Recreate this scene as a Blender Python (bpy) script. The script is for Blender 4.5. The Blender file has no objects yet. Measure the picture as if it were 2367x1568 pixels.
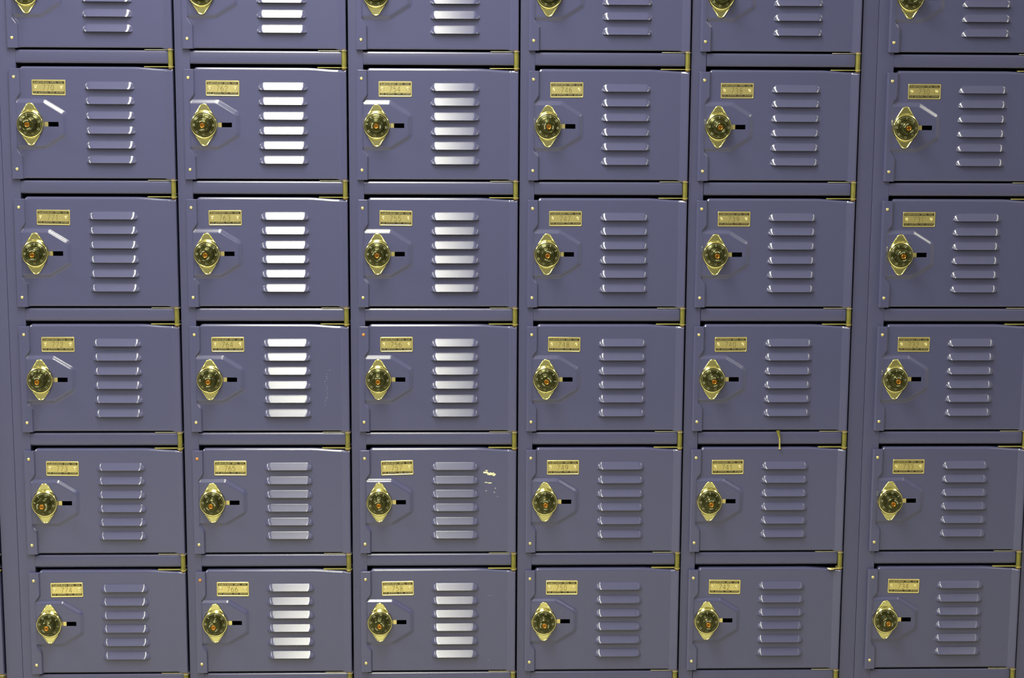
import bpy, math, random
import numpy as np
from mathutils import Matrix, Vector
C = bpy.context.scene.collection
sc = bpy.context.scene
PI = math.pi
rnd = random.Random(7)

# ------------------------------------------------------------------ layout (metres)
W = 0.3048            # column pitch
H = 0.22955           # row pitch
BANK = 0.0322         # extra width where two banks of lockers meet
CAMX, CAMY, CAMZ = 0.78295, -3.12399, -0.19722
ZB = 1.80             # height of the row origin above the floor
MM = 0.001

def col_x(c):
    x = c * W + 0.010
    if c >= 5: x += BANK
    if c < 0: x -= 0.0345
    return x
def row_z(r): return ZB - r * H

# ------------------------------------------------------------------ materials
def mat(name, col, metal=0.0, rough=0.4, noise=0.0, nscale=40, bump=0.0, bscale=300, spec=0.5, rvar=0.0, coat=0.0, bdist=0.0005):
    m = bpy.data.materials.new(name); m.use_nodes = True
    nt = m.node_tree; b = nt.nodes['Principled BSDF']
    b.inputs['Base Color'].default_value = (*col, 1)
    b.inputs['Metallic'].default_value = metal
    b.inputs['Roughness'].default_value = rough
    b.inputs['Specular IOR Level'].default_value = spec
    b.inputs['Coat Weight'].default_value = coat
    b.inputs['Coat Roughness'].default_value = 0.08
    tc = nt.nodes.new('ShaderNodeTexCoord')
    if noise > 0 or rvar > 0:
        n = nt.nodes.new('ShaderNodeTexNoise'); n.inputs['Scale'].default_value = nscale
        n.inputs['Detail'].default_value = 4
        nt.links.new(tc.outputs['Object'], n.inputs['Vector'])
        if noise > 0:
            r = nt.nodes.new('ShaderNodeValToRGB')
            r.color_ramp.elements[0].position = 0.3; r.color_ramp.elements[1].position = 0.7
            r.color_ramp.elements[0].color = (*[c * (1 - noise) for c in col], 1)
            r.color_ramp.elements[1].color = (*[min(1, c * (1 + noise)) for c in col], 1)
            nt.links.new(n.outputs['Fac'], r.inputs['Fac']); nt.links.new(r.outputs['Color'], b.inputs['Base Color'])
        if rvar > 0:
            mr = nt.nodes.new('ShaderNodeMapRange')
            mr.inputs['To Min'].default_value = max(0.02, rough - rvar); mr.inputs['To Max'].default_value = rough + rvar
            nt.links.new(n.outputs['Fac'], mr.inputs['Value']); nt.links.new(mr.outputs['Result'], b.inputs['Roughness'])
    if bump > 0:
        n2 = nt.nodes.new('ShaderNodeTexNoise'); n2.inputs['Scale'].default_value = bscale; n2.inputs['Detail'].default_value = 2
        nt.links.new(tc.outputs['Object'], n2.inputs['Vector'])
        bp = nt.nodes.new('ShaderNodeBump'); bp.inputs['Strength'].default_value = bump; bp.inputs['Distance'].default_value = bdist
        nt.links.new(n2.outputs['Fac'], bp.inputs['Height']); nt.links.new(bp.outputs['Normal'], b.inputs['Normal'])
    return m

PAINT = (0.0525, 0.0550, 0.132)
M_paint = mat('purple_enamel', PAINT, 0, 0.17, spec=0.56, noise=0.015, nscale=6, bump=0.025, bscale=900, rvar=0.015)
M_frame = mat('purple_frame_enamel', (0.0525, 0.0545, 0.128), 0, 0.24, noise=0.02, nscale=5, bump=0.025, bscale=900)
M_in = mat('locker_inside', (0.035, 0.034, 0.08), 0, 0.5, noise=0.1, nscale=9)
M_brass = mat('polished_brass', (0.72, 0.68, 0.34), 1, 0.13, noise=0.05, nscale=60, bump=0.05, bscale=400)
M_lockplate = mat('lock_plate_brass', (0.62, 0.60, 0.33), 1, 0.20, noise=0.04, nscale=70, bump=0.04, bscale=500)
M_brass2 = mat('satin_brass', (0.70, 0.62, 0.32), 1, 0.30, noise=0.06, nscale=90, bump=0.08, bscale=600)
M_plate = mat('plate_brass', (0.74, 0.66, 0.34), 1, 0.33, noise=0.04, nscale=120)
M_hinge = mat('hinge_brass', (0.165, 0.155, 0.04), 0.45, 0.42, noise=0.15, nscale=120)
M_leaf = mat('leaf_brass', (0.42, 0.39, 0.16), 0.7, 0.38, noise=0.1, nscale=120)
M_pin = mat('hinge_pin_rust', (0.22, 0.14, 0.045), 0.5, 0.5, noise=0.2, nscale=200)
M_steel = mat('leaf_steel', (0.42, 0.41, 0.36), 0.8, 0.40, noise=0.08, nscale=120)
M_black = mat('dial_black', (0.012, 0.0125, 0.004), 0, 0.20, spec=0.55, coat=0.15)
M_black.node_tree.nodes['Principled BSDF'].inputs['Specular Tint'].default_value = (0.85, 0.85, 0.35, 1)
M_white = mat('dial_marks', (0.30, 0.30, 0.20), 0, 0.4)
M_ink = mat('plate_ink', (0.022, 0.018, 0.008), 0, 0.45)
M_num = mat('number_engraving', (0.14, 0.12, 0.04), 0.3, 0.5)
M_core = mat('key_core_brass', (0.38, 0.155, 0.025), 1, 0.3, noise=0.1, nscale=300)
M_rustrivet = mat('rusty_rivet', (0.45, 0.20, 0.06), 0.5, 0.5, noise=0.25, nscale=400)
M_chip = mat('bare_primer', (0.62, 0.60, 0.42), 0, 0.55, noise=0.15, nscale=300)
M_scr = mat('scratch_pale', (0.24, 0.23, 0.33), 0, 0.45)

# ------------------------------------------------------------------ helpers
# local coordinates of parts: (u right, v up, d out of the wall) in millimetres
def to3(u, v, d): return (u * MM, -d * MM, v * MM)

def mesh_obj(name, verts, faces, mats, parent=None, smooth=True, fmat=None, sharp=None, loc=(0, 0, 0)):
    me = bpy.data.meshes.new(name)
    me.from_pydata([to3(*p) for p in verts], [], faces)
    for m in (mats if isinstance(mats, list) else [mats]): me.materials.append(m)
    if fmat is not None: me.polygons.foreach_set('material_index', fmat)
    me.polygons.foreach_set('use_smooth', [smooth] * len(me.polygons))
    me.update()
    if smooth and sharp: me.set_sharp_from_angle(angle=math.radians(sharp))
    o = bpy.data.objects.new(name, me); C.objects.link(o)
    o.location = loc
    if parent: o.parent = parent
    return o

class MB:
    def __init__(s): s.v = []; s.f = []; s.m = []
    def add(s, v, f, mi=0):
        b = len(s.v); s.v += v; s.f += [tuple(i + b for i in q) for q in f]; s.m += [mi] * len(f)
    def box(s, u0, u1, v0, v1, d0, d1, mi=0):
        v = [(a, b, c) for c in (d0, d1) for b in (v0, v1) for a in (u0, u1)]
        s.add(v, [(0, 2, 3, 1), (4, 5, 7, 6), (0, 1, 5, 4), (2, 6, 7, 3), (0, 4, 6, 2), (1, 3, 7, 5)], mi)
    def lathe(s, cu, cv, prof, n=48, mi=0, cap=True, fl=None):
        prof = [p if len(p) == 3 else (p[0], p[0], p[1]) for p in prof]
        v = []; f = []
        for k, (r, ry, d) in enumerate(prof):
            for i in range(n):
                a = 2 * PI * i / n
                rr = 1 + (fl(k, a) if fl else 0)
                v.append((cu + r * rr * math.cos(a), cv + ry * rr * math.sin(a), d))
        for k in range(len(prof) - 1):
            for i in range(n):
                j = (i + 1) % n
                f.append((k * n + i, k * n + j, (k + 1) * n + j, (k + 1) * n + i))
        if cap: f.append(tuple((len(prof) - 1) * n + i for i in range(n)))
        s.add(v, f, mi)
    def prism(s, pts, w0, w1, plane='uv', mi=0):
        # pts counter-clockwise outline; extruded along the remaining axis
        n = len(pts)
        mk = {'uv': lambda p, w: (p[0], p[1], w), 'ud': lambda p, w: (p[0], w, p[1]), 'vd': lambda p, w: (w, p[0], p[1])}[plane]
        v = [mk(p, w0) for p in pts] + [mk(p, w1) for p in pts]
        f = [tuple(range(n))[::-1], tuple(range(n, 2 * n))] + [(i, (i + 1) % n, (i + 1) % n + n, i + n) for i in range(n)]
        s.add(v, f, mi)
    def ribbon(s, pts, w, d, mi=0):
        for (a, b) in zip(pts[:-1], pts[1:]):
            dx, dy = b[0] - a[0], b[1] - a[1]; L = math.hypot(dx, dy) or 1
            tx, ty = dx / L * w * .35, dy / L * w * .35
            nx, ny = -dy / L * w / 2, dx / L * w / 2
            s.add([(a[0] - tx - nx, a[1] - ty - ny, d), (b[0] + tx - nx, b[1] + ty - ny, d), (b[0] + tx + nx, b[1] + ty + ny, d), (a[0] - tx + nx, a[1] - ty + ny, d)], [(0, 1, 2, 3)], mi)
    def tube(s, pts, rad, n=8, mi=0):
        P = [Vector(p) for p in pts]; v = []; f = []
        for i, p in enumerate(P):
            t = (P[min(i + 1, len(P) - 1)] - P[max(i - 1, 0)]).normalized()
            a = t.orthogonal().normalized() if i == 0 else (a - t * a.dot(t)).normalized()
            b = t.cross(a); r = rad[i] if isinstance(rad, (list, tuple)) else rad
            for k in range(n):
                an = 2 * PI * k / n; q = p + (a * math.cos(an) + b * math.sin(an)) * r; v.append(tuple(q))
        for i in range(len(P) - 1):
            for k in range(n):
                j = (k + 1) % n; f.append((i * n + k, i * n + j, (i + 1) * n + j, (i + 1) * n + k))
        f.append(tuple(range(n))[::-1]); f.append(tuple((len(P) - 1) * n + k for k in range(n)))
        s.add(v, f, mi)
    def build(s, name, mats, parent=None, smooth=True, sharp=35, loc=(0, 0, 0)):
        return mesh_obj(name, s.v, s.f, mats, parent, smooth, s.m, sharp, loc)

_fc = {}
def font(text, bold=0.0):
    """flat text as (verts2d, faces, width, height); unit size"""
    if (text, bold) in _fc: return _fc[(text, bold)]
    cu = bpy.data.curves.new('t', 'FONT'); cu.body = text; cu.size = 1; cu.resolution_u = 2; cu.offset = bold
    ob = bpy.data.objects.new('t', cu)
    me = bpy.data.meshes.new_from_object(ob)
    v = [(p.co.x, p.co.y) for p in me.vertices]; f = [tuple(p.vertices) for p in me.polygons]
    bpy.data.objects.remove(ob); bpy.data.curves.remove(cu); bpy.data.meshes.remove(me)
    x0 = min(p[0] for p in v); x1 = max(p[0] for p in v); y0 = min(p[1] for p in v); y1 = max(p[1] for p in v)
    v = [(p[0] - x0, p[1] - y0) for p in v]
    _fc[(text, bold)] = (v, f, x1 - x0, y1 - y0)
    return _fc[(text, bold)]
def put_text(mb, text, u0, u1, v0, v1, d, mi, bold=0.02):
    v, f, w, h = font(text, bold)
    mb.add([(u0 + p[0] / w * (u1 - u0), v0 + p[1] / h * (v1 - v0), d) for p in v], f, mi)
def arc_text(mb, text, r, size, a_mid, cu, cv, d, mi, track=1.0, bold=0.02, flip=False, wide=0.8):
    n = len(text); step = size * wide * track / r
    for k, ch in enumerate(text):
        if ch == ' ': continue
        v, f, w, h = font(ch, bold)
        s = size / 0.72
        off = (k - (n - 1) / 2) * step
        a = a_mid - off if not flip else a_mid + off
        rot = a - PI / 2 if not flip else a + PI / 2
        c, sn = math.cos(rot), math.sin(rot)
        out = []
        for p in v:
            x = (p[0] - w / 2) * s; y = (p[1] - h / 2) * s
            out.append((cu + r * math.cos(a) + x * c - y * sn, cv + r * math.sin(a) + x * sn + y * c, d))
        mb.add(out, f, mi)

def smst(t):
    t = np.clip(t, 0, 1); return t * t * (3 - 2 * t)
def ramp(t, k=0.22):
    """0..1 with small round fillets at both ends and a straight slope between"""
    t = np.clip(t, 0, 1); s = 1 / (1 - k)
    return np.where(t < k, s * t * t / (2 * k), np.where(t > 1 - k, 1 - s * (1 - t) ** 2 / (2 * k), s * (t - k / 2)))

# ------------------------------------------------------------------ locker door (pressed sheet-metal height field)
U0, UF, U1 = -9.2, 10.4, 278.2
DR = 13.0
def inset(poly, r):
    out = []; n = len(poly)
    for i in range(n):
        p0, p1, p2 = [Vector(poly[(i + k) % n]) for k in (-1, 0, 1)]
        d1 = (p1 - p0).normalized(); d2 = (p2 - p1).normalized()
        n1 = Vector((d1.y, -d1.x)); n2 = Vector((d2.y, -d2.x))      # inward for a clockwise outline
        m = (n1 + n2); out.append(tuple(p1 + m * (r / (1 + n1.dot(n2)))))
    return out
DIMPLE = inset([(-30, -37.2), (51.5, -37.2), (90.4, -61.0), (90.4, -104.4), (51.5, -128.2), (-30, -128.2)], DR)
LOUVRES = [-21.0 - 25.93 * k for k in range(6)]   # v of each louvre's lip
LU0, LU1, LL, LH = 121.9, 209.6, 13.0, 7.5
SLOT = (51.0, 75.3, -86.9, -78.6)

def poly_dist(Ux, Vx, poly):
    """signed distance, positive inside"""
    best = np.full(Ux.shape, 1e9); ins = np.zeros(Ux.shape, bool)
    n = len(poly)
    for i in range(n):
        ax, ay = poly[i]; bx, by = poly[(i + 1) % n]
        dx, dy = bx - ax, by - ay
        t = np.clip(((Ux - ax) * dx + (Vx - ay) * dy) / (dx * dx + dy * dy), 0, 1)
        best = np.minimum(best, np.hypot(Ux - ax - t * dx, Vx - ay - t * dy))
        c = ((ay > Vx) != (by > Vx)) & (Ux < (bx - ax) * (Vx - ay) / ((by - ay) if by != ay else 1e-9) + ax)
        ins ^= c
    return np.where(ins, best, -best)

def lines(a, b, step, extra):
    base = list(np.arange(a, b, step)) + [b]
    ex = sorted(set(extra))
    keep = [x for x in base if min(abs(x - e) for e in ex) > step * 0.45]
    return np.array(sorted(keep + ex))

VT, VBOT = 18.2, -178.6
def door_mesh():
    e = [0, 0.25, 0.6, 1.1, 1.8, 2.6, 3.6]
    ue = [U0 + x for x in e] + [U1 - x for x in e] + [SLOT[0], SLOT[1], UF - 2.4, UF - 1.6, UF - .8, UF, UF + .8, UF + 1.6, UF + 2.4, 263.8, 264.8, 265.8, 266.8, 272, 274, 275.4]
    for a in (0, 1, 2, 3, 4.5, 6, 7.5, 9): ue += [LU0 + a, LU1 - a]
    ve = [VT - x for x in e] + [VBOT + x for x in e] + [SLOT[2], SLOT[3]]
    for l in LOUVRES: ve += [l + 0.12, l - 0.18, l + 0.9, l + LL, l + LL - 1, l + LL - 2, l + LL - 3.2]
    us = lines(U0, U1, 1.5, ue); vs = lines(VBOT, VT, 1.15, ve)
    Ug, Vg = np.meshgrid(us, vs)
    # outline
    vt = 15.0 + (18.2 - 15.0) * smst((us - 9.6) / 4.0) - 3.2 * smst((us - 205) / 60)
    vt = vt - np.where(us < U0 + 2, 2 - np.sqrt(np.clip(4 - (2 - (us - U0)) ** 2, 0, 4)), 0)
    vb = -179.4 + 0.9 * smst((us - 9.5) / 4.0) - 2.2 * smst((us - 258) / 9)
    vb = vb + np.where(us < U0 + 2, 2 - np.sqrt(np.clip(4 - (2 - (us - U0)) ** 2, 0, 4)), 0)
    # height
    step_right = 10.4 - 8.0 * smst((-27 - Vg) / 16) * smst((Vg + 140) / 16)
    fl = 4.8 * ramp((step_right + 1.2 - Ug) / 2.6)
    dm = 3.4 * ramp((DR + poly_dist(Ug, Vg, DIMPLE)) / 9.0, 0.3)
    D = np.maximum(fl, dm)
    rs = 1.5 * ramp((Ug - 263.8) / 2.8, .3) + 2.9 * ramp((Ug - 266.4) / 9.0, .12)
    D = np.maximum(D, rs)
    for l in LOUVRES:
        t = (l + LL - Vg)
        a = t / LL; ins = 7.0 * np.clip(1 - a, 0, 1) ** 1.7; b = (Ug - LU0 - ins) / 10.5; c = (LU1 - Ug - ins) / 10.5
        b = np.where(b > 0, 1.25 * np.clip(b, 0, 3) ** 0.8, b); c = np.where(c > 0, 1.25 * np.clip(c, 0, 3) ** 0.8, c)
        k = 0.5
        def sm(x, y):
            h = np.clip(0.5 + 0.5 * (y - x) / k, 0, 1); return y * (1 - h) + x * h - k * h * (1 - h)
        hh = sm(sm(a, b), c)
        hh = np.where(hh > 0.06, hh, np.where(hh > -0.06, (hh + 0.06) ** 2 / 0.24, 0))
        hh = np.where((Vg >= l) & (t > -1.5), hh, 0)
        D = np.maximum(D, hh * LH)
    # rounded outer edges
    Vm = Vg.copy()
    top = Vg > 13; bot = Vg < -174
    Vm = np.where(top, 13 + (Vg - 13) * ((vt[None, :] - 13) / (VT - 13)), Vm)
    Vm = np.where(bot, -174 + (Vg + 174) * ((vb[None, :] + 174) / (VBOT + 174)), Vm)
    def drop(dist, r): return np.where(dist < r, r - np.sqrt(np.clip(r * r - (r - dist) ** 2, 0, r * r)), 0)
    def cham(dist, w, k):
        x = np.clip(w - dist, 0, w); f = w * .3
        lin = k * np.where(x < f, x * x / (2 * f), x - f / 2)
        return lin + drop(dist, 0.7)
    isfl = (Ug < UF)
    rt = np.where(isfl, 0.9, 3.0); rb = np.where(isfl, 0.9, 1.6)
    dt = np.where(isfl, drop(vt[None, :] - Vm, 0.9), cham(vt[None, :] - Vm, 3.8, .62)); db = np.where(isfl, drop(Vm - vb[None, :], 0.9), cham(Vm - vb[None, :], 2.4, .5))
    dr = np.maximum(np.maximum(dt, db), np.maximum(cham(Ug - U0, 3.4, .36), drop(U1 - Ug, 2.0)))
    D = D - dr
    nv, nu = D.shape
    verts = [(float(Ug[i, j]), float(Vm[i, j]), float(D[i, j])) for i in range(nv) for j in range(nu)]
    faces = []
    for i in range(nv - 1):
        vc = (vs[i] + vs[i + 1]) / 2
        lip = any(abs(vc - (l - 0.03)) < 0.12 for l in LOUVRES)
        for j in range(nu - 1):
            uc = (us[j] + us[j + 1]) / 2
            if SLOT[0] < uc < SLOT[1] and SLOT[2] < vc < SLOT[3]: continue
            if lip and abs(D[i + 1, j] - D[i, j]) > 1.4 and abs(D[i + 1, j + 1] - D[i, j + 1]) > 1.4: continue
            q = i * nu + j
            faces.append((q, q + 1, q + nu + 1, q + nu))
    # boundary -> sheet thickness / returned edges
    cnt = {}
    for fa in faces:
        for k in range(4):
            a, b = fa[k], fa[(k + 1) % 4]; cnt[(min(a, b), max(a, b))] = cnt.get((min(a, b), max(a, b)), 0) + 1
    newv = {}
    def back(i):
        if i in newv: return newv[i]
        u, v, d = verts[i]
        r, c = divmod(i, nu)
        outer = r in (0, nv - 1) or c in (0, nu - 1)
        dd = (-1.9 if u < UF - .5 else -13.0) if outer else d - 1.1
        verts.append((u, v, dd)); newv[i] = len(verts) - 1
        return newv[i]
    sk = []
    for fa in faces:
        for k in range(4):
            a, b = fa[k], fa[(k + 1) % 4]
            if cnt[(min(a, b), max(a, b))] == 1: sk.append((b, a, back(a), back(b)))
    return verts, faces + sk

def door_object(parent):
    v, f = door_mesh()
    return mesh_obj('door', v, f, M_paint, parent, True, None, 50)

# ------------------------------------------------------------------ combination lock
LC = (26.4, -82.6); PD = 3.3
def hull_outline(r1, r2, n=96, cy=29.3):
    out = []
    for i in range(n):
        a = 2 * PI * i / n; c, s = math.cos(a), math.sin(a)
        best = max(((0, 0, r1), (0, cy, r2), (0, -cy, r2)), key=lambda q: q[0] * c + q[1] * s + q[2])
        out.append((LC[0] + best[0] + best[2] * c, LC[1] + best[1] + best[2] * s))
    return out
def make_lock(parent, rot, style=0):
    mb = MB(); n = 96
    rings = [(23.9, 8.3, PD - .3), (23.9, 8.3, PD + 1.5), (23.6, 8.0, PD + 2.0), (23.0, 7.4, PD + 2.2), (22.5, 6.9, PD + 1.9), (22.1, 6.5, PD + 1.5), (21.7, 6.1, PD + 1.5), (21.0, 5.4, PD + 1.5), (8, 1.0, PD + 1.5)]
    v = []
    for (a, b, d) in rings: v += [(p[0], p[1], d) for p in hull_outline(a, b, n)]
    f = []
    for k in range(len(rings) - 1):
        for i in range(n):
            j = (i + 1) % n; f.append((k * n + i, k * n + j, (k + 1) * n + j, (k + 1) * n + i))
    f.append(tuple((len(rings) - 1) * n + i for i in range(n)))
    mb.add(v, f)
    lock = mb.build('combination_lock', M_lockplate, parent, sharp=60)
    mb = MB()
    mb.lathe(*LC, [(23.5, 25.9, PD + 1.2), (23.5, 25.9, PD + 3.6), (23.3, 25.5, PD + 4.9), (22.9, 24.4, PD + 6.4), (22.4, 23.1, PD + 7.5), (21.8, 22.1, PD + 8.0), (21.3, 21.3, PD + 7.9), (21.0, 21.0, PD + 7.4), (20.9, 20.9, PD + 6.0)], 64, cap=False)
    mb.build('bezel', M_brass, lock, sharp=60)
    # dial
    mb = MB()
    g = PD + 6.6
    mb.lathe(*LC, [(20.8, g - .6), (20.7, g + .4), (20.4, g + .9), (19.6, g + 1.3), (15.2, g + 2.6), (14.0, g + 2.9)], 64)
    for k in range(80):
        a = 2 * PI * k / 80 + rot; big = k % 10 == 0
        r0, r1, w = (18.3 if big else 19.0), 20.2, (.36 if big else .2)
        c, s = math.cos(a), math.sin(a); d0 = g + 1.36 + (19.6 - r0) * .3; d1 = g + 1.1
        mb.add([(LC[0] + r * c - o * s, LC[1] + r * s + o * c, d + .12) for (r, o, d) in ((r0, -w, d0), (r1, -w, d1), (r1, w, d1), (r0, w, d0))], [(0, 1, 2, 3)], 1)
    for k in range(8):
        a = PI / 2 - 2 * PI * k / 8 + rot
        arc_text(mb, str(k * 5), 16.7, 2.7, a, *LC, g + 2.55, 1, bold=.03, wide=.95)
    dial = mb.build('dial', [M_black, M_white], lock, sharp=40)
    # knob
    mb = MB()
    rt = 10.6 if style == 0 else 12.6
    flute = lambda k, a: (0.018 * math.cos(24 * a) if 1 <= k <= 3 else 0)
    mb.lathe(*LC, [(13.6, g + 2.8), (13.4, g + 4.5), (12.6, g + 12), (11.9, g + 18.5), (rt, g + 19.8), (rt - 1.2, g + 20.3), (5.6, g + 20.4)], 96, fl=flute)
    mb.lathe(*LC, [(rt - .2, g + 20.22), (rt - .5, g + 20.5), (rt - 1.0, g + 20.34)], 64, cap=False)
    ts = 2.1 if style == 0 else 3.1; tr = 7.6 if style == 0 else 8.6
    arc_text(mb, 'MASTER' if style == 0 else 'Master', tr, ts, PI / 2 + rot * 1.0 + (0 if style == 0 else PI), *LC, g + 20.52, 1, bold=.04)
    arc_text(mb, 'LOCK' if style == 0 else 'Lock', tr, ts, -PI / 2 + rot * 1.0 + (0 if style == 0 else PI), *LC, g + 20.52, 1, bold=.04)
    mb.build('knob', [M_black, M_white], lock, sharp=40)
    mb = MB()
    mb.lathe(*LC, [(4.3, g + 20.2), (4.3, g + 21.2), (3.9, g + 21.6), (3.3, g + 21.4), (2.9, g + 20.9), (1.3, g + 20.8)], 32)
    mb.box(LC[0] - .45, LC[0] + .45, LC[1] - 2.2, LC[1] + 2.2, g + 20.6, g + 21.0, 1)
    mb.build('key_core', [M_core, M_ink], lock, sharp=40)
    return lock

# ------------------------------------------------------------------ number plate
def arc(cx, cy, rx, ry, a0, a1, n=8):
    return [(cx + rx * math.cos(math.radians(a0 + (a1 - a0) * i / n)), cy + ry * math.sin(math.radians(a0 + (a1 - a0) * i / n))) for i in range(n + 1)]
GLYPH = {
    '0': [arc(.5, .5, .46, .5, 90, 450, 16)],
    '1': [[(.2, .8), (.55, 1), (.55, 0)]],
    '2': [arc(.48, .68, .42, .32, 165, -20, 9) + [(.05, 0), (.95, 0)]],
    '3': [arc(.45, .74, .40, .26, 160, -90, 9), arc(.45, .26, .46, .26, 90, -160, 9)],
    '4': [[(.72, 0), (.72, 1), (.02, .28), (1, .28)]],
    '5': [[(.88, 1), (.2, 1), (.1, .56)] + arc(.46, .33, .44, .33, 110, -150, 10)],
    '6': [[(.78, 1)] + arc(.62, .42, .54, .5, 130, 180, 4) + arc(.5, .3, .44, .3, 180, 540, 14)],
    '7': [[(.02, 1), (.98, 1), (.52, .42), (.3, 0)]],
    '8': [arc(.5, .75, .36, .25, -90, 270, 12), arc(.5, .25, .45, .25, 90, 450, 12)],
    '9': [arc(.5, .7, .44, .3, 0, 360, 14) + arc(.38, .58, .56, .5, 0, -50, 4) + [(.25, 0)]],
}
PLC = (59.5, -18.4)
def rrect(hw, hh, r, n=5):
    p = []
    for (cx, cy, a0) in ((hw - r, hh - r, 0), (-hw + r, hh - r, 90), (-hw + r, -hh + r, 180), (hw - r, -hh + r, 270)):
        p += arc(cx, cy, r, r, a0, a0 + 90, n)
    return p
def make_plate(parent, number, tilt=0.0, screws=0):
    mb = MB()
    R = [(29.5, 13.6, 1.9, 0.0), (29.5, 13.6, 1.9, .7), (29.2, 13.3, 1.7, 1.0), (27.9, 12.0, 1.2, 1.0), (27.5, 11.6, .9, .72)]
    v = []; n = 24
    for hw, hh, r, d in R: v += [(x, y, d) for x, y in rrect(hw, hh, r)]
    n = len(v) // len(R); f = []
    for k in range(len(R) - 1):
        for i in range(n):
            j = (i + 1) % n; f.append((k * n + i, k * n + j, (k + 1) * n + j, (k + 1) * n + i))
    f.append(tuple((len(R) - 1) * n + i for i in range(n)))
    mb.add(v, f)
    d1, d2 = .78, .84
    for (v0, v1, tx, u0, u1) in ((6.6, 11.1, 'DeBOURGH  MFG.  CO.', -25.6, 25.2), (-11.1, -6.9, 'LA  JUNTA,  CO.  81050', -25.4, 25.8)):
        mb.add([(-27.2, v0, d1), (27.2, v0, d1), (27.2, v1, d1), (-27.2, v1, d1)], [(0, 1, 2, 3)], 1)
        put_text(mb, tx, u0, u1, v0 + .9, v1 - .8, d2, 2, bold=.012)
    for s in (-1, 1): mb.add([(s * 27.2 - .22, -11, d1), (s * 27.2 + .22, -11, d1), (s * 27.2 + .22, 11, d1), (s * 27.2 - .22, 11, d1)], [(0, 1, 2, 3)], 1)
    for i, ch in enumerate(number):
        for st in GLYPH[ch]:
            mb.ribbon([(-10.4 + i * 7.25 + x * 4.9, -5.2 + y * 9.7) for x, y in st], .72, d1 + .02, 3)
    o = mb.build('number_plate', [M_plate, M_ink, M_plate, M_num], parent, sharp=30, loc=to3(*PLC, 0.05))
    o.rotation_euler = (0, tilt, 0)
    o['label'] = 'brass number plate stamped ' + number
    for s in (-1, 1):
        q = MB(); q.lathe(s * 22.4, .4, [(2.9, .7), (2.8, 1.3), (2.3, 1.9), (1.6, 2.0), (1.1, 1.5), (.5, 1.2)], 20)
        q.build('plate_rivet', M_brass2, o, sharp=60)
    return o

# ------------------------------------------------------------------ prototype locker
def empty(name, loc=(0, 0, 0)):
    o = bpy.data.objects.new(name, None); C.objects.link(o); o.location = loc; o.empty_display_size = .05
    return o

def leaf_outline(u0=227.0, front=-1.2):
    cu, cd, r = 274.3, 1.2, 5.5
    pts = [(u0, -8), (cu + r, -8)] + [(cu + r * math.cos(math.radians(a)), cd + r * math.sin(math.radians(a))) for a in range(0, 176, 12)]
    pts += [(cu - r - 1.5, front - .2), (u0 + 3, front), (u0, front - 1)]
    return pts
def make_hinge(parent, bent=False):
    """hinge on the rail below the door; v measured in this door's frame"""
    o = -H * 1000
    mb = MB(); cu, cd, r = 274.3, 1.2, 4.3
    n = 20
    prof = [(o + 19.0, r), (o + 47.8, r)]
    v = []; f = []
    for vv, rr in prof:
        for i in range(n):
            a = 2 * PI * i / n; v.append((cu + rr * math.cos(a), vv, cd + rr * math.sin(a)))
    for i in range(n): j = (i + 1) % n; f.append((i, i + n, j + n, j))
    f += [tuple(range(n)), tuple(range(n, 2 * n))[::-1]]
    mb.add(v, f)
    mb.add([(cu + 1.2, o + 19.2, cd + r + .02), (cu + 1.5, o + 19.2, cd + r), (cu + 1.5, o + 46, cd + r), (cu + 1.2, o + 46, cd + r + .02)], [(0, 1, 2, 3)])
    h = mb.build('hinge', M_hinge, parent, sharp=40)
    mb = MB()
    if not bent: mb.prism(leaf_outline(), o + 17.9, o + 19.3, 'ud')
    else:
        mb.prism(leaf_outline(268, -2), o + 18.0, o + 19.3, 'ud')
    mb.build('hinge_leaf', M_leaf, h, sharp=40)
    if bent:
        mb = MB()
        mb.prism([(251, 3.0), (253, 5.6), (262, 6.6), (266, 4.6), (272, 4.6), (272, 0.5), (262, 0.2), (253, .6)], o + 16.4, o + 19.0, 'ud')
        mb.tube([(251.6, o + 17.2, 3.6), (256, o + 16.6, 5.6), (262, o + 16.8, 6.3)], [1.6, 2.2, 1.4], 10)
        q = mb.build('bent_tab', M_brass2, h, sharp=40); q['label'] = 'bent brass tab sticking out of the hinge'
    mb = MB(); mb.prism(leaf_outline(228.5, -1.6), o + 47.6, o + 48.8, 'ud')
    mb.build('hinge_leaf', M_steel, h, sharp=40)
    for (a, b) in ((15.2, 18.0), (48.8, 50.8)):
        mb = MB(); v = []; f = []
        for vv in (o + a, o + b):
            for i in range(n):
                an = 2 * PI * i / n; v.append((cu + 4.0 * math.cos(an), vv, cd + 4.0 * math.sin(an)))
        for i in range(n): j = (i + 1) % n; f.append((i, i + n, j + n, j))
        f += [tuple(range(n)), tuple(range(n, 2 * n))[::-1]]
        mb.add(v, f)
        mb.build('hinge_pin', M_pin, h, sharp=40)
    return h

proto = empty('locker')
door = door_object(proto)
for (u, v) in ((0, 0), (-.2, -161.7)):
    mb = MB(); mb.lathe(u, v, [(3.0, 4.0), (2.95, 4.7), (2.4, 5.6), (1.5, 6.1), (.9, 6.15), (.6, 5.9)], 24)
    mb.build('rivet', M_brass2, door, sharp=60)
# latch tongue in the slot
mb = MB(); mb.box(44, 57.0, SLOT[2] + .1, SLOT[3] - .1, -6, 2.6)
mb.build('latch_tongue', M_brass2, proto, smooth=False)
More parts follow.
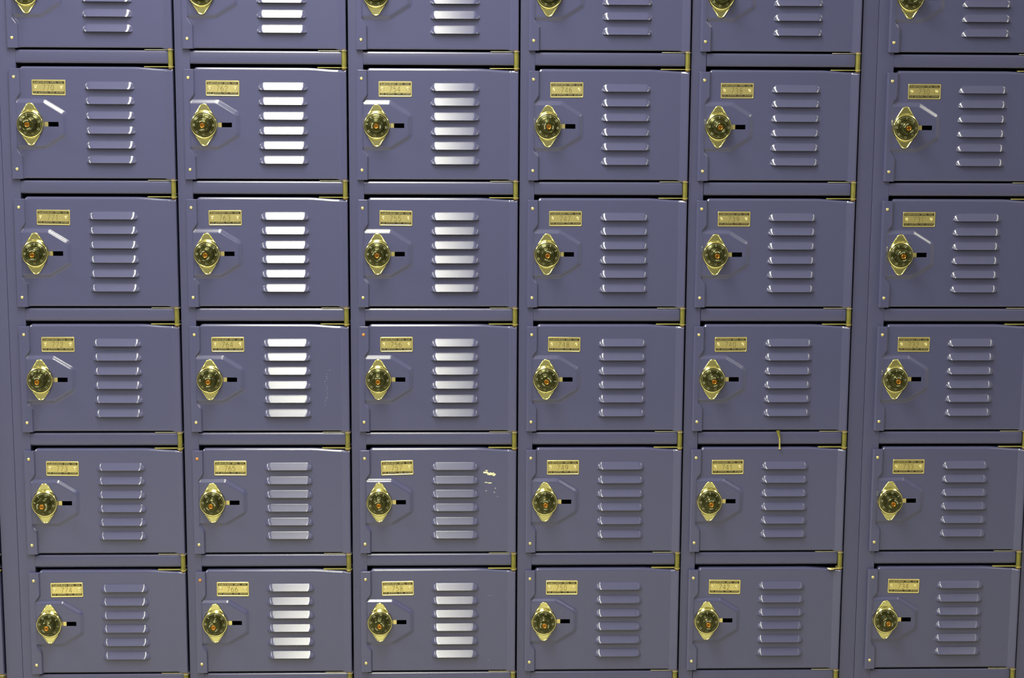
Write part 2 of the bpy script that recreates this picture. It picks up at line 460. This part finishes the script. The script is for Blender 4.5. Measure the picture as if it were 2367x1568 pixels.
# body: sides, top, bottom and back of the compartment
mb = MB()
B = (3.2, 280.8, -181.9, 23.6, -300.0, -3.5)
u0, u1, v0, v1, d0, d1 = B
vv = [(u0, v0, d0), (u1, v0, d0), (u1, v1, d0), (u0, v1, d0), (u0, v0, d1), (u1, v0, d1), (u1, v1, d1), (u0, v1, d1)]
mb.add(vv, [(0, 1, 2, 3), (0, 4, 5, 1), (3, 2, 6, 7), (0, 3, 7, 4), (1, 5, 6, 2)])
mb.build('body', M_in, proto, smooth=False)
PROTO_PARTS = list(proto.children)

def clone_tree(o, parent):
    c = o.copy(); C.objects.link(c); c.parent = parent
    for ch in o.children: clone_tree(ch, c)
    return c

def children_named(o, stem):
    return [c for c in o.children if c.name.split('.')[0] == stem]

lock_cache = {}
def add_lock(parent, rot, style):
    if (rot, style) in lock_cache: return clone_tree(lock_cache[(rot, style)], parent)
    l = make_lock(parent, rot, style); lock_cache[(rot, style)] = l; return l
hinge_cache = {}
def add_hinge(parent, bent=False):
    if bent in hinge_cache: return clone_tree(hinge_cache[bent], parent)
    h = make_hinge(parent, bent); hinge_cache[bent] = h; return h

TILT = {757: -.030, 758: -.015, 774: -.012, 773: .01, 771: .012, 770: .008, 762: .006, 742: .012, 734: .014, 766: .004, 755: .01, 748: .008, 749: -.004}
ROTS = [-0.9, -0.35, 0.0, 0.3, 0.75, 1.4]
ROTPICK = {770: 3, 771: 2, 772: 2, 774: 0, 762: 2, 763: 4, 764: 2, 765: 0, 766: 4, 754: 5, 755: 4, 756: 2, 757: 3, 758: 0, 746: 5, 747: 1, 748: 0, 749: 2, 750: 5, 738: 4, 739: 2, 740: 3, 741: 2, 742: 2, 730: 4, 731: 3, 732: 2, 733: 0, 734: 5}
RUSTY = {(756, 0), (765, 0), (766, 0)}
lockers = {}
BASE = {-1: 777, 0: 769, 1: 761, 2: 753, 3: 745, 4: 737, 5: 729}
first = True
for c in range(-1, 6):
    for r in range(0, 6):
        num = BASE[c] + r
        if first: root = proto; first = False
        else:
            root = proto.copy(); C.objects.link(root)
            for p in PROTO_PARTS: clone_tree(p, root)
        root.location = (col_x(c), 0, row_z(r))
        lockers[num] = root
        make_plate(root, str(num), TILT.get(num, rnd.uniform(-.008, .008)))
        add_lock(root, ROTS[ROTPICK.get(num, num % 6)], 1 if num == 773 else 0)
        add_hinge(root, num == 741)
        for k, rv in enumerate(sorted(children_named(children_named(root, 'door')[0], 'rivet'), key=lambda q: q.name)):
            pass
        below = num + 1
        if c >= 0 and r > 0: lab = 'purple steel box locker with brass number plate %d' % num
        elif c >= 0: lab = 'purple steel box locker cut off by the top edge, directly above locker %d' % below
        elif r in (4, 5): lab = 'purple steel locker at the far left edge, only its hinge side showing beside locker %d' % (num - 8)
        else: lab = 'purple steel box locker in the outermost column, left of the one %s' % (('with plate %d' % (num - 8)) if r else 'above plate 770')
        if num == 757: lab += ', paint chipped right of its louvres'
        if num == 741: lab += ', bent brass tab on the hinge below'
        root['label'] = lab; root['category'] = 'locker'; root['group'] = 'purple box lockers'

def rust(num, which):
    d = children_named(lockers[num], 'door')[0]
    rv = sorted(children_named(d, 'rivet'), key=lambda q: -sum(v.co.z for v in q.data.vertices))[which]
    rv.data = rv.data.copy(); rv.data.materials[0] = M_rustrivet; rv['label'] = 'rusty brown rivet'
for num, w in RUSTY: rust(num, w)

# paint damage
def blob(mb, cu, cv, ru, rv, d, seed, n=14, mi=0):
    R = random.Random(seed)
    mb.add([(cu + ru * math.cos(2 * PI * i / n) * R.uniform(.55, 1.1), cv + rv * math.sin(2 * PI * i / n) * R.uniform(.5, 1.15), d) for i in range(n)], [tuple(range(n))], mi)
def chips(num, blobs, m=M_chip):
    d = children_named(lockers[num], 'door')[0]
    mb = MB()
    for i, b in enumerate(blobs): blob(mb, *b, .06, num * 13 + i)
    o = mb.build('paint_chip', m, d, smooth=False); o['label'] = 'pale chipped paint mark'
chips(757, [(221.5, -27.5, 5.5, 2.3), (230, -30.5, 7.0, 2.9), (237.5, -32, 4.0, 2.4), (223.5, -23.8, 3.2, 1.0), (236, -28.5, 2.2, 1.0), (223, -46.5, 3.6, 1.0), (229.5, -47.6, 4.2, 1.4), (240, -57.5, 1.0, .8), (223, -62, 1.4, .7), (238, -65, 1.4, .7), (244, -73, .7, .5)])
chips(764, [(236 + rnd.uniform(-3, 3), -73 - k * 4.4, rnd.uniform(.4, .8), rnd.uniform(.4, 1.1)) for k in range(14)] + [(243, -66, .9, .5)], M_scr)
chips(758, [(230, -33, 1.1, .8), (234, -33.5, .6, .4), (228, -158, .9, .6)], M_scr)
chips(754, [(142, -117, 1.6, 1.4), (146, -121, 1.2, .8)], M_scr)

# ------------------------------------------------------------------ frames
ZT = row_z(0) + .062; ZL = row_z(5) - H + .0475 - .0   # top of frame, bottom rail
def rounded_bar(mb, x0, x1, z0, z1, yf, depth, r=1.6, axis='x'):
    """bar whose front edges are rounded; mm units, yf = d of the front face"""
    if axis == 'x':
        pts = []
        for (cv, s) in ((z1 - r, 1), (z0 + r, -1)):
            e = z1 if s == 1 else z0
            aa = [(e - s * 3.4, yf), (e - s * 2.9, yf - .1), (e - s * 2.3, yf - .36), (e - s * .7, yf - 1.28), (e - s * .35, yf - 1.55), (e - s * .1, yf - 1.95), (e, yf - 2.4)]
            pts += aa[::-1] if s == 1 else aa
        # from top back, around front, to bottom back
        pts = [(z1, yf - depth)] + pts + [(z0, yf - depth)]
        mb.prism([(p[0], p[1]) for p in pts], x0, x1, 'vd')
    else:
        pts = [(x0, yf - depth), (x0, yf - r)] + [(x0 + r - r * math.cos(a), yf - r + r * math.sin(a)) for a in [PI / 2 * i / 5 for i in range(1, 6)]]
        pts += [(x1 - r + r * math.sin(a), yf - r + r * math.cos(a)) for a in [PI / 2 * i / 5 for i in range(0, 6)]] + [(x1, yf - depth)]
        mb.prism(pts, z0, z1, 'ud')

FR = -2.0
def make_frame(c0, c1, left_bank, right_bank, label, wr=27.6):
    f = empty('locker_bank', (col_x(c0), 0, 0))
    X0 = 0
    top = (ZT) * 1000; bottom = 0.0
    for c in range(c0, c1 + 1):
        ou = (col_x(c) - col_x(c0)) * 1000
        l = -23.4
        if c == c0 and left_bank: l = -27.2
        mb = MB(); rounded_bar(mb, ou + l, ou + 2.8, bottom, top, FR, 40, .35, 'z')
        mb.build('stile', M_frame, f, sharp=50)
        for r in range(-1, 6):
            z = (row_z(r) - H) * 1000
            end = 269.6
            mb = MB(); rounded_bar(mb, ou + (3.7 if c == 4 else 2.98), ou + end, z + 23.9, z + 47.4, FR, 22, 2.2, 'x')
            mb.build('rail', M_frame, f, sharp=50)
        # plain base panel under the lowest rail
        mb = MB(); mb.box(ou + 3.25, ou + 281.4, 0, (row_z(5) - H) * 1000 + 13.5, FR - 4, FR - 24)
        mb.build('base_panel', M_frame, f, smooth=False)
    ou = (col_x(c1) - col_x(c0)) * 1000
    if right_bank: w = wr
    else: w = 60
    mb = MB(); rounded_bar(mb, ou + 281.4, ou + 281.7 + w, bottom, top, FR, 40, .8, 'z')
    mb.build('stile', M_frame, f, sharp=50)
    f['label'] = label; f['category'] = 'locker bank'; f['group'] = 'steel frames of the locker bank'
    return f
make_frame(0, 4, True, True, 'purple steel frame of stiles and rails around the five columns from 770 to 742')
make_frame(5, 5, True, False, 'purple steel frame around the locker column 730 to 734, right of the seam')
make_frame(-1, -1, True, True, 'purple steel frame at the far left edge, left of locker 774', 29.9)

# small threaded pull hanging between 740 and 741
L = lockers[740].location
mb = MB(); o = -H * 1000
pts = []; rad = []
uu, dd = 152.0, 1.5
prof = []
for i in range(15):
    t = i / 14; base = 3.5 - 1.2 * t
    prof.append((uu - 1.6 + 3.2 * t, o + 50.2 - 13.5 * t, dd + 1.5, base + (.35 if i % 2 == 0 else -.15) * (1 if t > .3 else .3)))
mb.tube([(p[0], p[1], p[2]) for p in prof], [p[3] for p in prof], 16, 0)
pull_root = mb.build('metal_pull', M_hinge, None, sharp=50, loc=tuple(L))
pull_root['label'] = 'small tarnished brass threaded pull hanging in the gap between lockers 740 and 741'
pull_root['category'] = 'pull'
mb = MB(); mb.tube([(uu + 1.6, o + 37.5, dd + 1.5), (uu + 1.9, o + 34, dd + 1.5), (uu + 2.2, o + 24, dd + 1.6), (uu + 2.4, o + 17.6, dd + 1.8)], [1.9, 1.7, 1.6, 1.7], 14)
mb.lathe(uu + 2.4, o + 17.0, [(1.6, dd), (2.1, dd + 1), (2.1, dd + 3), (1.2, dd + 3.8)], 16)
mb.build('rod', M_leaf, pull_root, sharp=50)
mb = MB(); mb.box(uu - 3.4, uu + .4, o + 48.2, o + 50.2, -11, dd + 1.5)
mb.build('clip', M_hinge, pull_root, smooth=False)

# ------------------------------------------------------------------ room
def room_mat(name, col, rough=0.6, noise=.05, ns=3, bump=0.05): return mat(name, col, 0, rough, noise=noise, nscale=ns, bump=bump, bscale=60)
M_wall = room_mat('wall_paint', (0.42, 0.39, 0.30))
M_wallb = room_mat('wall_paint_far', (0.20, 0.195, 0.17))
M_ceil = room_mat('ceiling_tile', (0.86, 0.85, 0.78))
M_floor = room_mat('floor_vinyl', (0.48, 0.455, 0.33), .35)
XL, XR, YB, YF, ZC = -4.2, 4.4, .36, -4.7, 2.75
def slab(name, x0, x1, y0, y1, z0, z1, m):
    me = bpy.data.meshes.new(name)
    v = [(a, b, c) for c in (z0, z1) for b in (y0, y1) for a in (x0, x1)]
    me.from_pydata(v, [], [(0, 2, 3, 1), (4, 5, 7, 6), (0, 1, 5, 4), (2, 6, 7, 3), (0, 4, 6, 2), (1, 3, 7, 5)])
    me.materials.append(m); o = bpy.data.objects.new(name, me); C.objects.link(o); o['kind'] = 'structure'
    return o
slab('floor', XL, XR, YF, YB, -.1, 0, M_floor)
slab('ceiling', XL, XR, YF, YB, ZC, ZC + .1, M_ceil)
slab('wall_back', XL, XR, YB, YB + .1, 0, ZC, M_wall)
slab('wall_front', XL, XR, YF - .1, YF, 0, ZC, M_wallb)
slab('wall_left', XL - .1, XL, YF, YB, 0, ZC, M_wall)
slab('wall_right', XR, XR + .1, YF, YB, 0, ZC, room_mat('wall_paint_cream', (0.70, 0.68, 0.60)))

def troffer(x, y, power):
    l = bpy.data.lights.new('ceiling_light', 'AREA'); l.shape = 'RECTANGLE'; l.size = .60; l.size_y = 1.20
    l.energy = power; l.color = (1.0, 0.985, 0.80)
    o = bpy.data.objects.new('ceiling_light', l); C.objects.link(o); o.location = (x, y, ZC - .01)
POW = 69
for x, k in ((-2.0, 1.0), (.46, 1.0), (3.2, .36)):
    for y in (-1.0, -2.8): troffer(x, y, POW * k * (.4 if x > 3 and y < -2 else 1))

troffer(.25, -4.25, 22)  # extra unseen lamp, added to brighten the front wall that the brass reflects
w = bpy.data.worlds.new('World'); sc.world = w; w.use_nodes = True
w.node_tree.nodes['Background'].inputs['Color'].default_value = (.8, .85, 1, 1)
w.node_tree.nodes['Background'].inputs['Strength'].default_value = .05

# ------------------------------------------------------------------ camera
wv = Vector((0.15864, 0.00272, 0.03335)); th = wv.length
K = Matrix.Rotation(th, 3, wv.normalized())          # world -> (right, depth, up)
right, fwd, up = Vector(K[0]), Vector(K[1]), Vector(K[2])
cam = bpy.data.cameras.new('camera'); cam.lens = 1.7 * 36; cam.sensor_width = 36; cam.sensor_fit = 'HORIZONTAL'; cam.clip_start = .01
co = bpy.data.objects.new('camera', cam); C.objects.link(co)
co.matrix_world = Matrix((( right.x, up.x, -fwd.x, CAMX), (right.y, up.y, -fwd.y, CAMY), (right.z, up.z, -fwd.z, CAMZ + ZB), (0, 0, 0, 1)))
sc.camera = co
sc.view_settings.view_transform = 'Standard'; sc.view_settings.look = 'None'
sc.view_settings.exposure = 0.0; sc.view_settings.gamma = 1; sc.view_settings.use_curve_mapping = False
